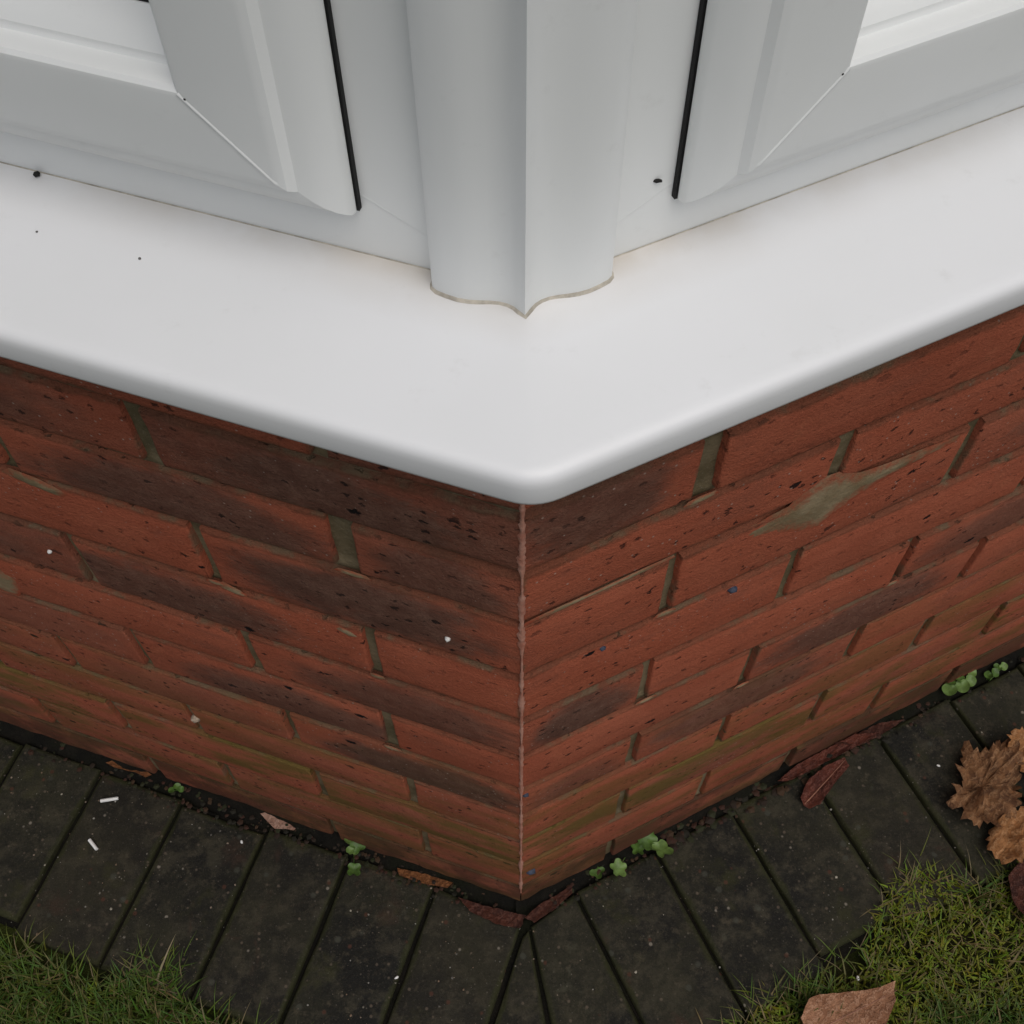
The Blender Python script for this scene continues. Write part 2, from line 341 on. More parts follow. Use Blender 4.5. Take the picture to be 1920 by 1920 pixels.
# tone of each brick: (dark, patch, moss, dirt) by course, counted from the corner
TONE = {'L': {0: [(.5, .6), (.25, .5), (.2, .3)], 1: [(.70, 1., .0, -.006), (.35, .8, -.02, .004), (.3, .5)], 2: [(.30, .9, .0, -.008), (.12, .95, .01, -.010), (.1, .3)], 3: [(.05, 1., .0, .0), (.0, .05), (.2, .4)],
              4: [(.03, .05), (.05, .95, -.045, -.008), (.55, .8)], 5: [(.06, .85, .02, -.006), (.0, .08), (.0, .0)], 6: [(.0, .1), (.06, .9, .03, -.014), (.25, .5)], 7: [(.06, 1., .02, -.008), (.12, .45), (.2, .4)],
              8: [(.10, .25), (.1, .3), (.15, .2)], 9: [(.25, .4), (.15, .2), (.2, .3)], 10: [(.1, .2), (.2, .3), (.2, .2)], 11: [(.3, .3)] * 6},
        'R': {0: [(.12, .3), (.05, .1), (.1, .1)], 1: [(.10, .9, -.014, .004), (.03, .08), (.0, .2)], 2: [(.0, .05), (.02, .08), (.20, .8, .03, .006)], 3: [(.0, .0), (.0, .08), (.2, .8, .02, .0)],
              4: [(.0, .0), (.0, .05), (.05, .5)], 5: [(.20, 1., .0, -.006), (.0, .05), (.12, .75, .01, -.008)], 6: [(.0, .08), (.12, .9, .0, -.002), (.05, .2)], 7: [(.10, .6, .0, -.016), (.25, .85, -.01, .002), (.0, .1)],
              8: [(.04, .12), (.03, .2), (.05, .15)], 9: [(.10, .3), (.12, .5, -.02, .0), (.15, .3)], 10: [(.0, .05), (.0, .1), (.0, .05)], 11: [(.3, .3)] * 6}}
MOSS = {7: .15, 8: .42, 9: .8, 10: .55, 11: .5}
def brick(side, s0, s1, z0, z1, k, idx):
    Lx = s1 - s0; Hz = z1 - z0; sc = (s0 + s1) / 2; zc = (z0 + z1) / 2
    hx, hz = Lx / 2, Hz / 2; kx = max(4, int(Lx / .018)); pts = []
    for i in range(kx): pts.append((-hx + Lx * i / kx, -hz))
    for i in range(4): pts.append((hx, -hz + Hz * i / 4))
    for i in range(kx): pts.append((hx - Lx * i / kx, hz))
    for i in range(4): pts.append((-hx, hz - Hz * i / 4))
    n = len(pts); sd = random.uniform(0, 99); corner_end = idx == 0
    cl = (side == 'R') and corner_end; cr = (side == 'L') and corner_end
    proud = random.uniform(-.0007, .0007); tx = random.uniform(-.0010, .0010) / hx; tz = random.uniform(-.012, .012)
    if corner_end: proud *= .3; tx *= .2
    def ring(ins, y, jit):
        out = []
        for (x, z) in pts:
            ax = (hx - ins) / hx; az = (hz - ins) / hz; X = x * ax; Z = z * az
            wob = nz(x * 40 + sd, z * 40, sd) * jit
            if abs(z) > hz * .98: Z -= math.copysign(abs(wob) + wob * .4, z)
            if abs(x) > hx * .98: X -= math.copysign(abs(wob), x)
            if cl and x < -hx * .98: X = -hx + (max(ins - .0006, 0)) * .6 + y * TC
            if cr and x > hx * .98: X = hx - (max(ins - .0006, 0)) * .6 - y * TC
            out.append((X, y - proud + X * tx + Z * tz, Z))
        return out
    rings = [ring(.0, .045, .0), ring(.0, .0014, .0018), ring(.0006, .0004, .0024), ring(.0020, .0, .0024)]
    vs = [v for r in rings for v in r]; fs = []
    for a in range(3):
        for i in range(n):
            j = (i + 1) % n; fs.append((a * n + i, a * n + j, (a + 1) * n + j, (a + 1) * n + i))
    fs.append(tuple(range(3 * n, 4 * n)))
    me = mesh(vs, fs); fix_normals(me)
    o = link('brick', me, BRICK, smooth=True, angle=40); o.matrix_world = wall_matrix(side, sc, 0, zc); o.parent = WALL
    tn = TONE[side].get(k, [(.1, .2)]); tt = tuple(tn[idx]) if idx < len(tn) else (random.choice([0, .05, .1, .3]), random.choice([0, .1, .3, .7, .9]))
    if len(tt) == 2: tt = tt + (random.uniform(-.12, .12) * hx, random.uniform(-.012, .004))
    o['dark'] = float(tt[0]); o['patch'] = float(tt[1]); o['half_length'] = hx; o['half_height'] = hz; o['moss'] = MOSS.get(k, 0.0); o['dirt'] = {11: .65, 12: 1.0, 10: .15}.get(k, 0.0)
    o['patch_x'] = float(tt[2]); o['patch_z'] = float(tt[3])
    return o
BEDG = .0058
for side in 'LR':
    for k in range(len(ZJ) - 1):
        z1 = ZJ[k] - (BEDG / 2 if k else 0); z0 = ZJ[k + 1] + BEDG / 2; a = .0006
        for i, s in enumerate(perps(side, k) + [LEN]):
            wj = PW.get((side, k, i), random.uniform(.0072, .0098))
            b = s - wj / 2 if s < LEN else LEN
            if b - a > .03: brick(side, a, b, z0 + random.uniform(-.0008, .0008), z1 + random.uniform(-.0008, .0008), k, i)
            a = s + wj / 2
# mortar: the body of the wall, its face lying back from the brick faces
MREC = .0054
vs = []; fs = []
NS = 170; ZL = [-.09]
for k in range(len(ZJ) - 1, -1, -1):
    zz = ZJ[k]
    if k == 0: ZL += [zz - .02, zz - .004, zz + .002, .8765]; continue
    hgt_ = ZJ[k - 1] - zz
    ZL += [zz - .0042, zz - .0026, zz + .0026, zz + .0042] + [zz + hgt_ * f for f in (.2, .4, .6, .8)]
ZL = sorted(set(ZL)); NZ = len(ZL) - 1
for side in 'LR':
    b = len(vs)
    for z in ZL:
        bedd = min(abs(z - q) for q in ZJ) < .003
        for i in range(NS + 1):
            s = MREC * TC + (LEN - MREC * TC) * i / NS
            rec = .0046 if bedd else MREC
            e = (nz(s * 70, z * 70, 3 if side == 'L' else 8) * .0012 + nz(s * 16, z * 16, 4) * .0012) * (1 if i else 0)
            vs.append(P(side, s if i else rec * TC, -rec + e, z))
    for j in range(NZ):
        for i in range(NS):
            a = b + j * (NS + 1) + i; fs.append((a, a + 1, a + NS + 2, a + NS + 1) if side == 'R' else (a, a + NS + 1, a + NS + 2, a + 1))
b = len(vs)
for z in (-.09, .8765):
    for q in (P('L', LEN, -.0075, z), P('L', LEN, -.1, z), P('R', .1 * TC, -.1, z), P('R', LEN, -.1, z), P('R', LEN, -.0085, z), P('R', .0085 * TC, -.0085, z)): vs.append(q)
for i in range(6): fs.append((b + i, b + (i + 1) % 6, b + 6 + (i + 1) % 6, b + 6 + i)) if i in (0, 1, 2, 3) else None
fs.append((b + 6, b + 7, b + 8, b + 11)); fs.append((b + 8, b + 9, b + 10, b + 11))
o = link('mortar', mesh(vs, fs), MORTAR, smooth=True, angle=60); o.parent = WALL
def smear(name, side, poly, th, mat, seed):   # mortar wiped over the face: a thin lumpy skin with feathered edge
    n = len(poly); cx = sum(p[0] for p in poly) / n; cz = sum(p[1] for p in poly) / n; sub = []
    for i in range(n):
        a, c = poly[i], poly[(i + 1) % n]
        for j in range(3): sub.append((a[0] + (c[0] - a[0]) * j / 3, a[1] + (c[1] - a[1]) * j / 3))
    vs = []; fs = []; m = len(sub); rr = [(1.06, -.0002), (.80, .3 * th), (.52, .7 * th), (.28, th), (.0, th)]
    for q, (f, h) in enumerate(rr[:-1]):
        for (x, z) in sub:
            jit = 1 + nz(x * 90, z * 90, seed) * .10 * (q == 0 or q == 1)
            vs.append(P(side, cx + (x - cx) * f * jit, h + nz(x * 120 * f, z * 120 * f, seed) * th * .35 * (q > 0), cz + (z - cz) * f * jit))
    vs.append(P(side, cx, th, cz))
    for q in range(3):
        for i in range(m):
            j = (i + 1) % m; fs.append((q * m + i, q * m + j, (q + 1) * m + j, (q + 1) * m + i))
    for i in range(m): fs.append((3 * m + i, 3 * m + (i + 1) % m, 4 * m))
    me = mesh(vs, fs); fix_normals(me); zt = max(p[1] for p in poly); zb = min(p[1] for p in poly)
    cv = []
    for q, c_ in enumerate((.08, .52, .85, 1.)):
        for (x, z) in sub: cv.append(c_ if q else (.5 if z > cz else .05))
    cv.append(1.); at = me.attributes.new('cover', 'FLOAT', 'POINT'); at.data.foreach_set('value', cv)
    o = link(name, me, mat, smooth=True); o.parent = WALL; return o
sm = smear('mortar_smear', 'R', [(.118, .6345), (.139, .640), (.166, .643), (.182, .647), (.190, .655), (.200, .664), (.214, .663), (.226, .652), (.248, .646), (.275, .644), (.31, .641), (.31, .634), (.277, .630), (.257, .627), (.242, .620), (.229, .611), (.214, .600), (.192, .606), (.165, .619), (.135, .629)], .0011, SMEAR, 2.2)
sm['label'] = 'broad olive mortar smear below the second row of bricks'
smear('mortar_smear', 'L', [(.424, .470), (.412, .464), (.418, .440), (.427, .424), (.442, .43), (.446, .462)], .0016, SMEAR, 4.4)
smear('mortar_smear', 'L', [(.338, .648), (.318, .645), (.300, .636), (.306, .630), (.33, .634), (.345, .640)], .0014, SMEAR, 6.1)
smear('mortar_smear', 'L', [(.207, .578), (.196, .572), (.19, .566), (.2, .564), (.213, .570)], .0012, SMEAR, 7.7)
smear('mortar_smear', 'L', [(.127, .567), (.116, .564), (.110, .557), (.12, .554), (.131, .561)], .0012, SMEAR, 8.3)
def ledge(side, s, z, w_=.008, h_=.003):
    smear('mortar_smear', side, [(s - w_, z - .0012), (s - w_ * .3, z - .0022), (s + w_ * .4, z - .0026), (s + w_ * 1.1, z - .0016), (s + w_ * .8, z + h_ * .7), (s + w_ * .1, z + h_), (s - w_ * .7, z + h_ * .8)], .0009, SMEAR, s * 50 + z)
for (s, z, w_) in ((.110, .7045, .011), (.103, .573, .008), (.330, .43, .007), (.104, .430, .009), (.203, .358, .007)): ledge('R', s, z, w_)
for (s, z, w_) in ((.105, .6465, .011), (.212, .573, .008), (.106, .500, .006), (.109, .358, .008)): ledge('L', s, z, w_)
smear('mortar_smear', 'R', [(.003, .6440), (.02, .6450), (.045, .6455), (.07, .6460), (.098, .6468), (.098, .6505), (.07, .6500), (.045, .6490), (.02, .6490), (.003, .6478)], .0007, SMEAR, 3.3)
# pale ragged mortar line down the corner
vs = []; fs = []; K = 420
for i in range(K + 1):
    z = .045 + (.846 - .045) * i / K; up = min(1, max(0, (z - .60) / .08))
    a = .0012 + .0010 * up + (.0012 + .0012 * up) * max(-.6, nz(0, z * 170, 1)) + (.0010 + .0016 * up) * nz(0, z * 700, 4)
    c = .0012 + .0006 * up + (.0012 + .0010 * up) * max(-.6, nz(5, z * 170, 2)) + (.0010 + .0014 * up) * nz(5, z * 700, 5)
    g_ = max(.25, min(1.25, .72 + 1.3 * nz(1, z * 31, 9) + .5 * nz(2, z * 90, 4))); a, c = max(.0007, (a + .0010) * g_), max(.0007, (c + .0008) * g_); h = .0002 + .0004 * nz(3, z * 500, 7)
    vs += [P('L', a, -.0004, z), P('L', a * .6, .0007 + h * .5, z), P('L', -.0004, .0011 + h, z), P('R', c * .6, .0007 + h * .5, z), P('R', c, -.0004, z)]
for i in range(K):
    for j in range(4):
        q = i * 5 + j; fs.append((q, q + 1, q + 6, q + 5))
o = link('corner_joint', mesh(vs, fs), PINK, smooth=True); o.parent = WALL
o['label'] = 'ragged pale pink mortar line running down the corner edge'

# ------------------------------------------------------------------ sill
prof = [(-.060, .8990), (-.022, .9012), (-.016, .9006), (-.006, .8997), (.010, .8983), (.030, .8965), (.044, .8953), (.0553, .8943), (.0582, .8938), (.0603, .8928), (.0617, .8913), (.0624, .8893), (.0627, .8868), (.0627, .8785), (.0624, .8770), (.0613, .8762), (.057, .8760), (.050, .8760), (.0485, .8790), (-.060, .8790)]
stain = {0: 1, 1: 1, 2: .8, 3: .28, 4: .0}
vs = []; fs = []; sv = []; KB = 8
for pi, (n, z) in enumerate(prof):
    sc = -n * TC; r = .0012 + .0095 * min(1., max(0., (n - .053) / .0095))
    pL, pc, pR = P('L', sc + r, n, z), P('L', sc, n, z), P('R', sc + r, n, z)
    row = [P('L', LEN + .02, n, z), P('L', .6, n, z), P('L', .25, n, z), P('L', .12, n, z), P('L', .06, n, z)]
    for i in range(KB + 1):
        t = i / KB; row.append(pL * (1 - t) ** 2 + pc * 2 * t * (1 - t) + pR * t * t)
    row += [P('R', .06, n, z), P('R', .12, n, z), P('R', .25, n, z), P('R', .6, n, z), P('R', LEN + .02, n, z)]
    vs += row; k_ = stain.get(pi, 0.); sv += [k_ * .45] * 3 + [k_ * .7, k_] + [min(1, k_ * 1.25)] * (KB + 1) + [k_, k_ * .7] + [k_ * .45] * 3
W_ = len(row)
for a in range(len(prof) - 1):
    for i in range(W_ - 1):
        q = a * W_ + i; fs.append((q, q + W_, q + W_ + 1, q + 1))
me = mesh(vs, fs); at = me.attributes.new('stain', 'FLOAT', 'POINT'); at.data.foreach_set('value', sv); fix_normals(me)
SILL = tag(link('window_sill', me, SILLM, smooth=True, angle=50), 'white plastic window sill with rounded nose bending round the corner above the bricks', 'window sill')

# ------------------------------------------------------------------ bay window
BAY = tag(empty('bay_window', (0, 0, .9)), 'white plastic bay window frames meeting at a moulded corner post on the sill', 'window')
F = -.018                        # face plane of the outer frame
ZTOP, SEND = 2.05, 1.20
def part(name, vs, fs, mat, parent, smooth=False, angle=30, fix=True):
    me = mesh(vs, fs)
    if fix: fix_normals(me)
    o = link(name, me, mat, smooth=smooth, angle=angle); return child(o, parent)
def prism(side, s0, s1, n0, n1, z0, z1):
    q = [P(side, s, n, z) for z in (z0, z1) for (s, n) in ((s0, n0), (s1, n0), (s1, n1), (s0, n1))]
    return q, [(0, 1, 2, 3), (4, 5, 6, 7), (0, 1, 5, 4), (1, 2, 6, 5), (2, 3, 7, 6), (3, 0, 4, 7)]
def sweep(side, prof, s0, s1, z0, z1, which):   # one mitred member of a rectangular frame; prof = (inset from the rectangle, n)
    vs = []
    for (t, n) in prof:
        c = {'b': ((s0 + t, z0 + t), (s1 - t, z0 + t)), 't': ((s0 + t, z1 - t), (s1 - t, z1 - t)), 'i': ((s0 + t, z0 + t), (s0 + t, z1 - t)), 'o': ((s1 - t, z0 + t), (s1 - t, z1 - t))}[which]
        vs += [P(side, c[0][0], n, c[0][1]), P(side, c[1][0], n, c[1][1])]
    return vs, [(2 * i, 2 * i + 1, 2 * i + 3, 2 * i + 2) for i in range(len(prof) - 1)]
NAMES = (('b', 'bottom_rail'), ('t', 'top_rail'), ('i', 'stile'), ('o', 'stile'))
G0 = .0727; S1 = .66; Z0 = .9270
for side in 'LR':
    g0 = G0 if side == 'L' else .0745; z0 = Z0 if side == 'L' else .9245
    # fixed outer frame (mitred), sitting on the sill
    OF = child(empty('outer_frame', P(side, .35, F, .9)), BAY)
    s_in = -F * TC + .0004; fp = [(.0, -.075), (.0, F), (.0335, F), (.0345, F - .001), (.0345, -.075)]
    z_lo = .8995
    prof_b = [(.0, -.075), (.0, F), (.036, F), (.037, F - .001), (.037, -.075)]
    zl, zh, sl, sh = z_lo, ZTOP, s_in, SEND
    for w_, nm in NAMES:
        # bottom rail is narrower above the sill than the jambs: mitre handled with separate insets
        vs = []
        for (t, n) in prof_b:
            tj = t * ((g0 + .012 - s_in) / .037); tb = t * ((z0 + .012 - z_lo) / .037); ts = sh - (S1 - .012); tt = t * (ts / .037)
            c = {'b': ((sl + tj, zl + tb), (sh - tt, zl + tb)), 't': ((sl + tj, zh - t), (sh - tt, zh - t)), 'i': ((sl + tj, zl + tb), (sl + tj, zh - t)), 'o': ((sh - tt, zl + tb), (sh - tt, zh - t))}[w_]
            vs += [P(side, c[0][0], n, c[0][1]), P(side, c[1][0], n, c[1][1])]
        part({'b': 'bottom_rail', 't': 'top_rail', 'i': 'jamb', 'o': 'jamb'}[w_], vs, [(2 * i, 2 * i + 1, 2 * i + 3, 2 * i + 2) for i in range(4)], UPVC, OF)
    vs = []; fs = []; K = 10
    for i in range(K + 1):
        f = .12 + .86 * i / K; sx = sl + (g0 + .012 - sl) * f; zz = z_lo + (z0 + .012 - z_lo) * f
        for (dx, hh) in ((-.0006, -.0003), (0, .0003), (.0006, -.0003)): vs.append(P(side, sx + dx, F + hh, zz - dx))
    for i in range(K):
        for j in range(2):
            a = i * 3 + j; fs.append((a, a + 1, a + 4, a + 3))
    part('weld_line', vs, fs, UPVC, OF, True, 80)
    # opening sash
    SA = child(empty('sash', P(side, (g0 + S1) / 2, F, z0)), BAY)
    lip = [(.0055, F + .0005), (.0055, F + .0022), (.0, F + .0032), (-.0002, F + .0045), (.0003, F + .0068), (.0016, F + .0086), (.004, F + .0110), (.0075, F + .0136), (.011, F + .0152), (.0142, F + .0160), (.0158, F + .0164), (.0168, F + .0180), (.0182, F + .0198), (.0200, F + .0206), (.0225, F + .0210),
           (.0512, F + .0210), (.0530, F + .0206), (.0545, F + .0192), (.0553, F + .0165), (.0555, F + .0130), (.0560, F + .0112), (.0570, F + .0106), (.0590, F + .0103), (.0612, F + .0085), (.0638, F + .0052), (.0660, F + .0012), (.0675, F - .0016), (.0684, F - .0024), (.0686, F - .0050)]
    for w_, nm in NAMES:
        vs, fs = sweep(side, lip[:21], g0, S1, z0, ZTOP - .03, w_); part(nm, vs, fs, UPVC, SA, True, 28)
    for w_, nm in NAMES:
        vs, fs = sweep(side, lip[20:], g0, S1, z0, ZTOP - .03, w_); part('glazing_bead', vs, fs, UPVC, SA, True, 28)
    gk = [(.0680, F - .0040), (.0687, F - .0028), (.0722, F - .0036), (.0735, F - .0085)]
    vs = []; fs = []
    for w_, nm in NAMES:
        v, f = sweep(side, gk, g0, S1, z0, ZTOP - .03, w_); b = len(vs); vs += v; fs += [tuple(b + i for i in q) for q in f]
    part('glazing_seal', vs, fs, BLACK, SA)
    vs = []; fs = []
    for w_, nm in NAMES:
        v, f = sweep(side, [(-.0009, F + .0003), (-.0009, F + .0026), (.0062, F + .0026), (.0062, F + .0003)], g0, S1, z0, ZTOP - .03, w_); b = len(vs); vs += v; fs += [tuple(b + i for i in q) for q in f]
    if True: part('weather_seal', vs, fs, BLACK, SA)
    v, f = prism(side, g0 + .07, S1 - .07, F - .0125, F - .0085, z0 + .07, ZTOP - .1); part('glass_pane', v, f, GLASS, SA)
    # weld bead along the mitre of the sash face
    vs = []; fs = []; K = 14
    for i in range(K + 1):
        t = .0165 + (.0530 - .0165) * i / K; n = F + .0208 if t > .021 else F + .0165 + (t - .0165) * .95
        h = .00060 + .00012 * nz(t * 700, side == 'L', 3)
        for (dx, hh) in ((-.0009, -.0004), (-.0003, h), (.0003, h), (.0009, -.0004)): vs.append(P(side, g0 + t + dx, n + hh, z0 + t - dx))
    for i in range(K):
        for j in range(3):
            a = i * 4 + j; fs.append((a, a + 1, a + 5, a + 4))
    part('weld_line', vs, fs, UPVC, SA, True, 80)
    v, f = prism(side, g0 + .0500, g0 + .0507, F + .020, F + .0213, z0 + .0512, z0 + .0518); part('weld_pit', v, f, SPECK, SA)
# corner post: ogee mould either side of a sharp arris
pp = [(.0425, -.030), (.0424, -.0140), (.0421, -.0112), (.0412, -.0094), (.0388, -.0081), (.0345, -.0074), (.0295, -.0070), (.0250, -.0075), (.0210, -.0085), (.0170, -.0097), (.0135, -.0104), (.0100, -.0104), (.0070, -.0097), (.0045, -.0084)]
ring = [P('L', s, n, 0) for s, n in pp] + [P('L', .0030, -.0072, 0).lerp(P('R', .0030, -.0072, 0), .5) + Vector((.0012, -.0008, 0))] + [P('R', s + .003, n, 0) for s, n in reversed(pp)]
n = len(ring); vs = [v + Vector((0, 0, z)) for z in (.8960, ZTOP) for v in ring]
fs = [(i, i + 1, n + i + 1, n + i) for i in range(n - 1)]
part('corner_post', vs, fs, UPVC, BAY, True, 25)
# sealant round post and frames
vs = []; fs = []
def ribbon(path, wn, h):
    b = len(vs)
    for (p, o_) in path: vs.extend([p + Vector((0, 0, h)), p + o_ * wn + Vector((0, 0, -.0006))])
    for i in range(len(path) - 1): a = b + 2 * i; fs.append((a, a + 1, a + 3, a + 2))
path = []
for i, v in enumerate(ring):
    if i in (0, n - 1): continue
    tdir = (ring[min(n - 1, i + 1)] - ring[i - 1]).normalized(); o_ = Vector((tdir.y, -tdir.x, 0))
    nn = min(0, v.dot(NRM['L' if v.x < 0 else 'R'])); zt = .9004 - .0000 - .0755 * (nn + .006) * .4
    path.append((v + Vector((0, 0, .9004)), o_))
ribbon(path, .0012, .0005)
for side in 'LR':
    for (a, b_) in ((.0425 if side == 'L' else .046, SEND),):
        K = 60; path = []
        for i in range(K + 1):
            s = a + (b_ - a) * (i / K) ** 1.5; path.append((P(side, s, F + .0002, .9009), NRM[side]))
        ribbon(path, .0006, .0003)
part('sealant', vs, fs, SEAL, BAY, True, 80, True)
# dark room behind the glass
vs = []; fs = []
for (v, f) in (prism('L', 0.05, 1.3, -.42, -.40, .85, 2.1), prism('R', 0.05, 1.3, -.42, -.40, .85, 2.1)):
    b = len(vs); vs += v; fs += [tuple(b + i for i in q) for q in f]
b = len(vs); vs += [P('L', 1.25, -.03, 2.06), P('L', .0, -.03, 2.06), P('R', 1.25, -.03, 2.06), P('R', 1.3, -.42, 2.06), P('R', .4 * TC, -.42, 2.06), P('L', 1.3, -.42, 2.06)]; fs += [(b, b + 1, b + 4, b + 5), (b + 1, b + 2, b + 3, b + 4)]
for side in 'LR':
    v, f = prism(side, 1.2, 1.22, -.41, -.03, .85, 2.06); b = len(vs); vs += v; fs += [tuple(b + i for i in q) for q in f]
part('inner_lining', vs, fs, DARK, BAY)

# ------------------------------------------------------------------ little things lying about
def blob(name, loc, r, mat, seed, squash=.5, sub=1):
    bm = bmesh.new(); bmesh.ops.create_icosphere(bm, subdivisions=sub, radius=r)
    for v in bm.verts:
        k = 1 + .35 * nz(v.co.x / r + seed, v.co.y / r, v.co.z / r, 1.3); v.co *= k; v.co.z *= squash
    me = bpy.data.meshes.new(name); bm.to_mesh(me); bm.free(); o = link(name, me, mat, smooth=True); o.location = loc; return o
o = blob('dirt_speck', P('L', .2245, -.0155, .9018), .0017, SPECK, 3, .7); tag(o, 'black speck of dirt on the sill against the left frame', 'dirt speck')
o = blob('dirt_speck', P('R', .066, F + .0006, .9345), .0016, SPECK, 5, .8); o.scale = (1.3, .5, .8); tag(o, 'tiny black speck stuck on the right frame beside the corner post', 'dirt speck')
def rod(name, a, b, r, mat):
    a, b = Vector(a), Vector(b); d = (b - a); L = d.length
    bm = bmesh.new(); bmesh.ops.create_cone(bm, cap_ends=True, segments=8, radius1=r, radius2=r * .94, depth=L)
    for v in bm.verts: v.co.x *= .8; v.co.y += .0002 * random.uniform(-1, 1)
    me = bpy.data.meshes.new(name); bm.to_mesh(me); bm.free(); o = link(name, me, mat); o.location = (a + b) / 2; o.rotation_euler = d.to_track_quat('Z', 'Y').to_euler(); return o
for (s_, z_, r_, sq) in ((.048, .599, .0022, .5), (.352, .539, .0020, .5), (.310, .264, .0050, .25)):
    o = blob('white_fleck', P('L', s_, .0006, z_), r_, WHITE if r_ < .004 else PALE, s_ * 9, .8); o.parent = WALL
for (s_, z_, r_) in ((.156, .564, .0042), (.058, .564, .0026), (.011, .110, .0055), (.004, .345, .0030)):
    o = blob('blue_fleck', P('R', s_, .0002, z_), r_, BLUE, s_ * 9, .45); o.parent = WALL; o['label'] = 'small slate blue fleck stuck in the brick face'
tag(blob('dirt_speck', P('L', .2090, .012, .8984), .0006, GREY, 4, .6), 'tiny dark dot on the sill left of the other dot, towards the sill front', 'dirt speck')
tag(blob('dirt_speck', P('L', .1610, .012, .8984), .0007, GREY, 6, .6), 'tiny dark dot alone on the left part of the white sill', 'dirt speck')
tag(rod('white_stick', (-.4543, .1384, .0024), (-.4353, .1401, .0028), .0023, WHITE), 'longer white paper stick lying on a left paver near the wall', 'scrap')
tag(rod('white_stick', (-.4609, .0958, .0026), (-.4515, .0848, .0028), .0024, WHITE), 'short white paper scrap lying on a left paver nearer the grass', 'scrap')
for (x, y, r_, l_) in ((-.2968, .0834, .0018, 'small white grain on the paver below the pale curled leaf'), (-.1309, -.0656, .0019, 'white grain beside a paver joint left of the wall corner'), (.3358, -.0961, .0022, 'white grain in the dark hollow just above the big tan leaf'), (.5333 - .058, .1187, .0017, 'pale grain on the paver between the red leaves and the crumpled brown leaf')):
    o = blob('white_grain', (x, y, .0012), r_, WHITE, x * 10, .7); o.rotation_euler.z = x * 9; o.scale = (.8, 1.3, 1); tag(o, l_, 'grain')

def leaf(name, poly, mat, label, base=.004, amp=.006, curl=.006, serr=0., seed=0., lift=None, cat='leaf', group=None, th=.0005, fold=.0, rib=None):
    n = len(poly); cx = sum(p[0] for p in poly) / n; cy = sum(p[1] for p in poly) / n; sub = []
    for i in range(n):
        a, c = poly[i], poly[(i + 1) % n]
        L = math.hypot(a[0] - c[0], a[1] - c[1]); k = max(2, int(L / .0035))
        for j in range(k):
            t = j / k; x, y = a[0] + (c[0] - a[0]) * t, a[1] + (c[1] - a[1]) * t
            d = math.hypot(x - cx, y - cy) + 1e-6
            s = serr * (abs(((i * 7 + j) % 3) - 1) - .4) * (.6 + .8 * random.random()) + .0008 * nz(x, y, seed, 160)
            sub.append((x + (x - cx) / d * s, y + (y - cy) / d * s))
    sxx = sum((p[0] - cx) ** 2 for p in sub); syy = sum((p[1] - cy) ** 2 for p in sub); sxy = sum((p[0] - cx) * (p[1] - cy) for p in sub)
    th_ = .5 * math.atan2(2 * sxy, sxx - syy); ax_, ay_ = math.cos(th_), math.sin(th_)
    m = len(sub); rr = [1., .86, .7, .52, .34, .16]; top = []
    R0 = max(math.hypot(x - cx, y - cy) for x, y in sub)
    for q, f in enumerate(rr):
        for (x, y) in sub:
            X, Y = cx + (x - cx) * f, cy + (y - cy) * f; rel = math.hypot(X - cx, Y - cy) / R0
            z = base + amp * (.5 + .6 * nz(X, Y, seed, 38) + .45 * (1 - 2.2 * abs(nz(X, Y, seed + 9, 62))) + .22 * nz(X, Y, seed + 3, 150)) + curl * rel * rel * (.6 + .9 * nz(X, Y, seed + 4, 24)) + fold * (abs(-(X - cx) * ay_ + (Y - cy) * ax_)) + (lift[0] * (X - cx) + lift[1] * (Y - cy) if lift else 0)
            top.append(Vector((X - cx, Y - cy, max(z, .0016))))
    top.append(Vector((0, 0, max(.002, base + amp * .5))))
    N = len(top); vs = top + [v - Vector((0, 0, th)) for v in top]; fs = []
    for q in range(len(rr) - 1):
        for i in range(m):
            j = (i + 1) % m; f = (q * m + i, q * m + j, (q + 1) * m + j, (q + 1) * m + i); fs.append(f); fs.append(tuple(N + k for k in reversed(f)))
    for i in range(m):
        a = (len(rr) - 1) * m; f = (a + i, a + (i + 1) % m, N - 1); fs.append(f); fs.append(tuple(N + k for k in reversed(f)))
        fs.append((i, N + i, N + (i + 1) % m, (i + 1) % m))
    me = mesh(vs, fs); fix_normals(me); o = link(name, me, mat, smooth=True, angle=60); o.location = (cx, cy, 0)
    tag(o, label, cat, group)
    if rib:                        # raised midrib following the blade
        half = max((p[0] - cx) * ax_ + (p[1] - cy) * ay_ for p in sub) * .96; low = min((p[0] - cx) * ax_ + (p[1] - cy) * ay_ for p in sub) * .96; K = 12; rv = []; rf = []
        for i in range(K + 1):
            d = low + (half - low) * i / K; q = min(top, key=lambda v: (v.x - d * ax_) ** 2 + (v.y - d * ay_) ** 2); wdt = .0007 * (1 - .6 * i / K)
            for e, hh in ((-1, .0), (0, .0007), (1, .0)): rv.append((d * ax_ - ay_ * wdt * e, d * ay_ + ax_ * wdt * e, q.z + hh + .0003))
        for i in range(K):
            for j in range(2): a = i * 3 + j; rf.append((a, a + 1, a + 4, a + 3))
        r_ = link('midrib', mesh(rv, rf), rib, smooth=True); r_.parent = o
    return o
RIB = mat_plain('leaf_rib', (.26, .12, .075), .6, .2)
LB = mat_leaf('dry_brown_leaf', (.120, .052, .022), (.26, .120, .048), (.42, .24, .12))
LO = mat_leaf('orange_brown_leaf', (.26, .110, .034), (.42, .19, .070), (.52, .30, .15))
LT = mat_leaf('tan_leaf', (.28, .125, .062), (.42, .21, .115), (.52, .31, .20), .45)
LR = mat_leaf('red_leaf', (.070, .016, .009), (.125, .030, .015), (.22, .085, .06), .5)
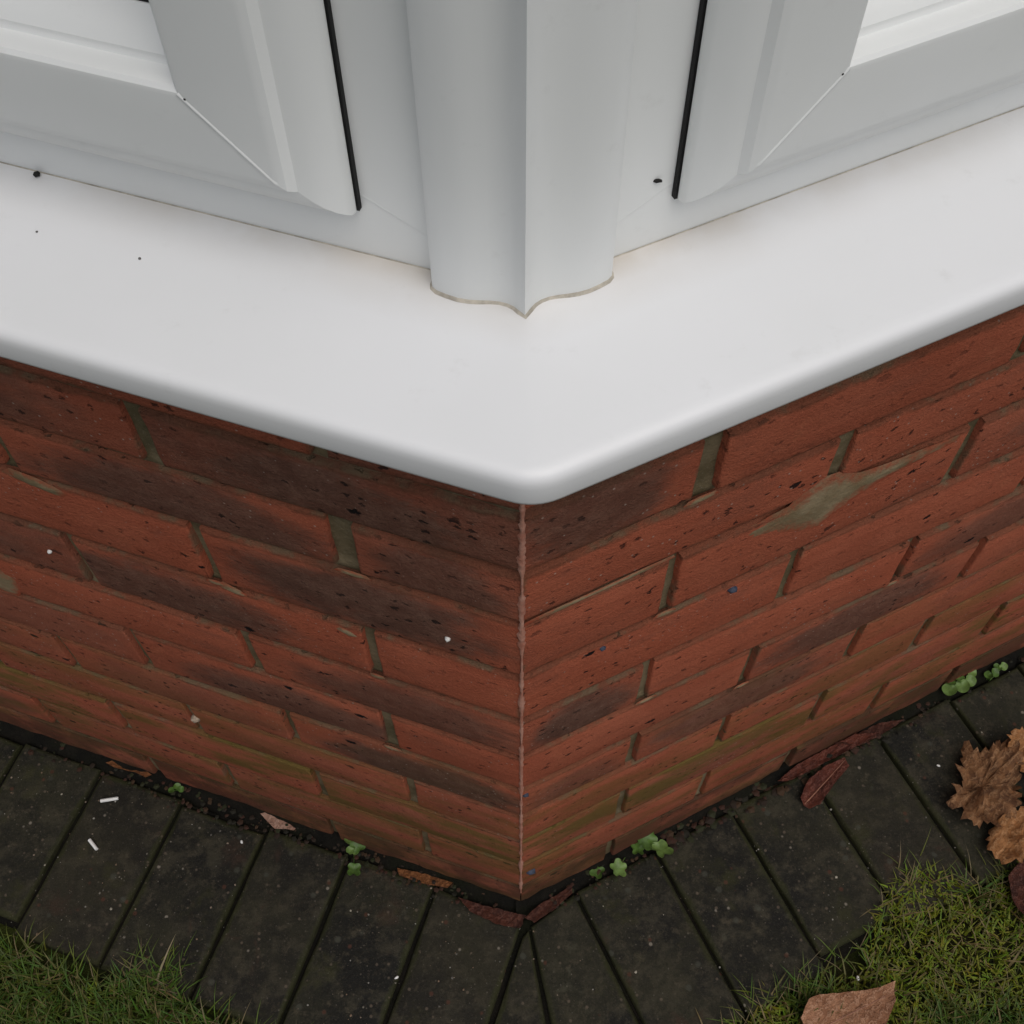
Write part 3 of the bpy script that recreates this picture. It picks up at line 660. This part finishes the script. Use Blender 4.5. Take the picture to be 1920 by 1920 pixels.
LD = mat_leaf('dark_red_leaf', (.040, .011, .006), (.085, .022, .010), (.15, .06, .04), .5)
LP = mat_leaf('pale_pink_leaf', (.34, .18, .125), (.44, .26, .19), (.5, .33, .26), .6)
LQ = mat_leaf('rust_leaf', (.10, .034, .010), (.19, .066, .018), (.3, .12, .04), .6)
leaf('dry_leaf', [(.4685, .073), (.4780, .080), (.4760, .089), (.4891, .0837), (.4900, .096), (.4870, .109), (.4945, .1076), (.498, .123), (.5032, .135), (.513, .126), (.5244, .1242), (.537, .133), (.5518, .1349), (.556, .120), (.5594, .1095), (.554, .093), (.5474, .0799), (.541, .066), (.5329, .0512), (.522, .048), (.5123, .0408), (.501, .047), (.4894, .0423), (.487, .051), (.4782, .0547), (.479, .064)], LB, 'crumpled dark brown leaf with jagged edges, middle of the pile at the right', .006, .019, .016, .0055, 1.3)
leaf('dry_leaf', [(.5471, .1352), (.56, .142), (.5796, .1363), (.5957, .1195), (.6000, .1050), (.5862, .0894), (.5598, .0911), (.5505, .1101)], LO, 'light orange jagged leaf at the top of the pile at the right', .012, .018, .014, .0045, 2.4)
leaf('dry_leaf', [(.4994, .0301), (.509, .043), (.5206, .049), (.5442, .0592), (.5729, .0663), (.5905, .0474), (.5738, .0139), (.5418, .0131), (.525, .003), (.5074, .0041), (.4982, .0159)], LO, 'orange and pinkish curled leaf at the foot of the pile at the right', .010, .020, .014, .004, 3.7)
leaf('dry_leaf', [(.509, -.01), (.5243, .003), (.5449, .0044), (.5521, -.0183), (.5365, -.05), (.5148, -.0566), (.5066, -.0373)], LD, 'dark purplish red leaf in the grass below the pile of brown leaves', .010, .008, .008, 0, 4.9)
leaf('dry_leaf', [(.265, -.1325), (.2763, -.1159), (.2891, -.1117), (.3216, -.1113), (.349, -.1096), (.3644, -.1050), (.3605, -.1235), (.3484, -.1422), (.325, -.1617), (.2975, -.17), (.2725, -.1588)], LT, 'large smooth tan leaf with a pointed tip lying on the grass edge', .012, .006, .010, .0003, 5.2, (.05, .10), fold=.16, rib=RIB)
leaf('dry_leaf', [(.3116, .0892), (.3222, .1066), (.3466, .1234), (.3693, .1312), (.3732, .1216), (.3509, .1017), (.3317, .0807), (.3192, .0768)], LR, 'dark red leaf lying on the paver in front of the right wall', .003, .005, .006, .0006, 6.6, fold=.42, rib=RIB)
leaf('dry_leaf', [(.2899, .1087), (.314, .1255), (.3468, .1409), (.3867, .1572), (.4107, .1536), (.3839, .1427), (.3443, .1266), (.3052, .1088)], LR, 'long narrow red leaf tucked along the foot of the right wall', .003, .007, .010, .0008, 7.1, fold=.5)
leaf('dry_leaf', [(.3607, .1474), (.3934, .1599), (.4204, .1709), (.4454, .1705), (.4242, .1591), (.3906, .1454)], LD, 'shrivelled dark leaf in the gap under the right wall, behind the red leaves', .004, .006, .010, .001, 8.8)
leaf('dry_leaf', [(-.0648, .0088), (-.0401, -.001), (-.01, -.0101), (.0036, -.0147), (-.0025, -.0269), (-.027, -.0205), (-.0541, -.0058)], LD, 'dark red leaf lying left of the wall corner at its foot', .001, .004, .006, .001, 9.4, fold=.3)
leaf('dry_leaf', [(.0036, -.0167), (.0183, -.0048), (.0387, .0048), (.0547, .0137), (.0549, .0056), (.035, -.0089), (.0126, -.0224)], LD, 'dark red leaf lying right of the wall corner at its foot', .001, .004, .008, .001, 10.2, fold=.3)
leaf('dry_leaf', [(-.2771, .1114), (-.2679, .1137), (-.2559, .1053), (-.2460, .0990), (-.2378, .0922), (-.2400, .0905), (-.2500, .0935), (-.2612, .0939)], LP, 'small pale pink curled leaf at the foot of the left wall', .003, .003, .006, 0, 11.5)
leaf('dry_leaf', [(-.4526, .1804), (-.444, .183), (-.4288, .1800), (-.4099, .1706), (-.3991, .1621), (-.406, .1601), (-.4217, .1691), (-.443, .1748)], LQ, 'curled brown leaf sliver at the foot of the left wall above the white stick', .003, .003, .008, 0, 12.5)
leaf('dry_leaf', [(-.1288, .0435), (-.1034, .0368), (-.0709, .0247), (-.0768, .0195), (-.1036, .0268), (-.126, .0355)], LQ, 'rusty orange leaf scrap in the gap left of the wall corner', .002, .003, .003, .001, 13.3)

# weeds at the foot of the wall
WG = mat_plain('weed_leaf', (.060, .115, .020), .5, .35, 90)
WG2 = mat_plain('weed_leaf_light', (.115, .185, .045), .5, .3, 90)
def weed_leaf(par, loc, r, lobes, mat, tilt, rot, notch=.25, cup=.25):
    K = 40; vs = [(0, 0, 0)]; fs = []
    for q in (.45, .8, 1.):
        for i in range(K):
            a = 2 * math.pi * i / K; rad = r * (1 - (.34 if lobes else 0) * ((1 + math.cos(lobes * a)) / 2) ** 1.5 * q)
            if notch: rad *= 1 - notch * math.exp(-((a - math.pi) / .35) ** 2) * q
            x, y = math.cos(a) * rad * q, math.sin(a) * rad * q; vs.append((x, y, cup * r * q * q + .12 * r * math.sin(3 * a + rot) * q * q))
    for i in range(K): fs.append((0, 1 + i, 1 + (i + 1) % K))
    for q in range(2):
        for i in range(K): j = (i + 1) % K; fs.append((1 + q * K + i, 1 + q * K + j, 1 + (q + 1) * K + j, 1 + (q + 1) * K + i))
    N = len(vs); vs += [(x, y, z - .0005) for x, y, z in vs]; fs += [tuple(N + i for i in reversed(f)) for f in fs]
    a = 1 + 2 * K; fs += [(a + i, N + a + i, N + a + (i + 1) % K, a + (i + 1) % K) for i in range(K)]
    me = mesh(vs, fs); fix_normals(me); o = link('leaf', me, mat, smooth=True, angle=60); o.location = loc; o.rotation_euler = (tilt[0], tilt[1], rot); return child_local(o, par)
def child_local(o, par):
    loc = o.location.copy(); o.parent = par; o.location = loc - par.location; return o
def stem(par, a, b, mat):
    o = rod('stem', a, b, .0006, mat); return child_local(o, par)
def weed(loc, label, leaves):
    w_ = tag(empty('weed', loc), label, 'weed')
    for (x, y, z, r, lobes, m, tl, rot) in leaves:
        weed_leaf(w_, Vector((x, y, z)), r, lobes, m, tl, rot); stem(w_, Vector(loc) + Vector((random.uniform(-.002, .002), random.uniform(-.002, .002), 0)), (x, y, z - .0003), m)
    return w_
weed((.125, .052, -.006), 'bright green weed with lobed leaves at the foot of the right wall near the corner',
     [(.137, .0555, .016, .0135, 5, WG, (.3, .1), .4), (.1525, .0415, .014, .0125, 4, WG2, (.35, .3), 2.0), (.128, .0455, .010, .0085, 5, WG, (.2, -.2), 3.3), (.1045, .026, .011, .0105, 5, WG2, (.3, .1), 1.0), (.083, .0265, .003, .0085, 4, WG, (.1, 0), 4.2)])
weed((-.176, .075, -.006), 'small green weed seedling in the gap at the foot of the left wall',
     [(-.1700, .0680, .012, .0085, 4, WG, (.3, -.2), .5), (-.1795, .0735, .014, .0050, 0, WG2, (.5, .1), 2.2), (-.1785, .0640, .010, .0045, 0, WG2, (.2, .1), 1.0), (-.1720, .0625, .010, .0042, 0, WG2, (.3, .1), 4.0), (-.1745, .0440, .006, .0085, 4, WG, (.15, .1), 1.5)])
weed((.520, .213, -.006), 'small pale green weed rosette under the far end of the right wall',
     [(.507, .2030, .013, .0085, 0, WG2, (.3, .1), 3.9), (.5225, .2060, .014, .0080, 0, WG2, (.4, .1), 4.8), (.5330, .2125, .013, .0070, 0, WG2, (.3, .1), 5.8), (.5370, .2235, .013, .0070, 0, WG2, (.2, .1), .4), (.5110, .2130, .013, .0065, 0, WG, (.3, 0), 3.0), (.5205, .2150, .016, .0060, 0, WG, (.1, 0), 2.0)])
weed((.562, .219, -.006), 'tiny dark green sprig in the gap beyond the pale rosette weed',
     [(.558, .2195, .010, .0050, 0, WG, (.3, .1), 3.9), (.5655, .2215, .011, .0055, 0, WG, (.4, .1), .5), (.571, .228, .010, .005, 0, WG, (.2, .2), 1.6), (.578, .229, .010, .005, 0, WG2, (.2, .2), 5.6)])
weed((-.372, .149, -.006), 'tiny weed sprout at the end of a paver joint under the left wall',
     [(-.3700, .1470, .008, .0042, 0, WG, (.3, .1), 1.2), (-.3760, .1440, .007, .0038, 0, WG, (.3, .1), 3.2), (-.3650, .1440, .008, .0035, 0, WG, (.3, .1), 5.2)])

# ------------------------------------------------------------------ stuff: grass, grit, litter
def tint_mesh(name, V, Fc, cols, mat, label, cat=None):
    me = bpy.data.meshes.new(name); me.from_pydata(V, [], Fc); me.update()
    a = me.attributes.new('tint', 'FLOAT_COLOR', 'POINT'); a.data.foreach_set('color', np.array(cols, dtype=np.float32).ravel())
    o = link(name, me, mat); return tag(o, label, cat, kind='stuff')
rng = np.random.default_rng(11); V = []; Fc = []; cols = []
def blade(x, y, z, L, wd, yaw, lean, c, curv):
    dx, dy = math.cos(yaw), math.sin(yaw); sx, sy = -dy * wd, dx * wd; b = len(V); px_, pz_ = 0., 0.; ang = lean
    for i, (k, f) in enumerate(((0, 1.), (1, .85), (1, .55), (1, .0))):
        if k: px_ += math.sin(ang) * L / 3; pz_ += math.cos(ang) * L / 3; ang += curv
        zz = max(z + pz_, .0012 if i else -.02); cx_, cy_ = x + dx * px_, y + dy * px_
        sh = .55 + .45 * i / 3
        if f > 0:
            V.append((cx_ - sx * f, cy_ - sy * f, zz)); V.append((cx_ + sx * f, cy_ + sy * f, zz)); cols.extend([(*c, 1), (*c, 1)])
        else: V.append((cx_, cy_, zz)); cols.append((*c, 1))
    Fc.extend([(b, b + 1, b + 3, b + 2), (b + 2, b + 3, b + 5, b + 4), (b + 4, b + 5, b + 6)])
def bound(side, s):                                # how far the turf has crept over the pavers
    if side == 'L':
        return .214 + .012 * nz(s * 30, 0, 2) - .032 * math.exp(-((s - .32) / .045) ** 2)
    return .200 + .010 * nz(s * 30, 5, 2) - .046 * math.exp(-((s - .375) / .052) ** 4) - .010 * math.exp(-((s - .19) / .02) ** 2)
cnt = 0
while cnt < 46000:
    x = rng.uniform(-.82, .86); y = rng.uniform(-.50, .36); n, s = ground_z(x, y); side = 'L' if x < 0 else 'R'
    b_ = bound(side, s)
    if n < b_ or n > b_ + .36: continue
    far = n - b_
    if rng.random() < max(0, (far - .12) / .26): continue
    if side == 'R' and .245 < s < .295 and n < .212: continue
    cnt += 1; u = rng.random(); moss = nz(x, y, 7, 9) * .8 + nz(x, y, 2, 26) * .5 + (.28 if side == 'R' else -.12)
    if u < .05: c = (.17, .125, .05)
    elif u < .14: c = (.105, .098, .025)
    elif moss > .05: c = (.105 + .07 * rng.random(), .135 + .08 * rng.random(), .008)
    else: c = (.040 + .035 * rng.random(), .072 + .05 * rng.random(), .009)
    short = moss > .05 and u > .14
    L = rng.uniform(.008, .022) if short else rng.uniform(.016, .046); yaw = rng.uniform(0, 6.283)
    blade(x, y, -.010 + (.004 if short else 0), L, rng.uniform(.0005, .0014), yaw, rng.uniform(.05, .9), c, rng.uniform(.05, .55))
for _ in range(330):                                # longer strays and dead stalks along the edge
    side = 'L' if rng.random() < .45 else 'R'; s = rng.uniform(.13, .62); b_ = bound(side, s); p = P(side, s, b_ + rng.uniform(-.012, .02), -.004)
    c = (.17, .13, .065) if rng.random() < .30 else (.06 + .05 * rng.random(), .10 + .05 * rng.random(), .012)
    inn = -NRM[side]; yaw = math.atan2(inn.y, inn.x) + rng.normal(0, 1.2)
    blade(p.x, p.y, -.004, rng.uniform(.022, .045), rng.uniform(.0004, .0008), yaw, rng.uniform(.4, 1.0), c, rng.uniform(.15, .6))
p = P('L', .325, .192, 0)
blade(p.x, p.y, .002, .050, .0012, math.atan2(.9, .42), 1.1, (.26, .21, .12), .15)
tag(tint_mesh('grass', V, Fc, cols, mat_vcol('grass_blade'), 'short damp grass with moss and dead blades edging the pavers', 'grass'))
V = []; Fc = []; cols = []
def chip(x, y, z, r, c, flat=.6):
    b = len(V); a0 = rng.uniform(0, 6.28)
    for k in range(5):
        a = a0 + k * 1.2566; q = r * rng.uniform(.7, 1.2); V.append((x + math.cos(a) * q, y + math.sin(a) * q, z)); cols.append((*c, 1))
    V.append((x, y, z + r * flat)); cols.append((*c, 1))
    for k in range(5): Fc.append((b + k, b + (k + 1) % 5, b + 5))
GR = [(.33, .31, .27), (.18, .16, .13), (.22, .15, .10), (.12, .11, .095), (.26, .20, .15), (.09, .07, .055)]
for _ in range(900):
    side = 'L' if rng.random() < .5 else 'R'; s = rng.uniform(-.02, .68); n = rng.uniform(.016, .20); p = P(side, s, n, .0006)
    r = .0004 + .0011 * rng.random() ** 4; chip(p.x, p.y, .0004, r, GR[int(rng.integers(0, 6))])
for (x, y) in ((-.2686, .081), (.1142, -.0783), (.1495, -.0223), (.087, -.0075), (.1944, .0232), (.2536, .0093), (.3391, .0065), (.5333, .1552), (-.4338, .0206), (-.5082, .0697), (-.1764, .003), (-.4973, .146)):
    for k in range(1): chip(x + rng.normal(0, .002), y + rng.normal(0, .002), .0006, rng.uniform(.0009, .0017), (.42, .38, .30))
tint_mesh('grit', V, Fc, cols, mat_vcol('grit_chip', .8), 'pale grit and sand grains scattered over the dark pavers', 'grit')
V = []; Fc = []; cols = []
for _ in range(760):                                # crumbs of leaf and bark along the foot of the wall
    side = 'L' if rng.random() < .45 else 'R'; s = abs(rng.normal(0, .30)) + rng.uniform(0, .12); n = rng.uniform(.0, .024); p = P(side, s - .004, n, 0)
    c = [(.040, .014, .008), (.020, .010, .006), (.05, .025, .012), (.012, .010, .006), (.020, .022, .007)][int(rng.integers(0, 5))]
    big = side == 'R' and .17 < s < .46; chip(p.x, p.y, rng.uniform(-.004, .006), rng.uniform(.001, .0062 if big else .0036), c, rng.uniform(.1, .5))
tint_mesh('leaf_litter', V, Fc, cols, mat_vcol('leaf_crumb', .8), 'dark crumbs of rotted leaf along the foot of the brick wall', 'leaf litter')
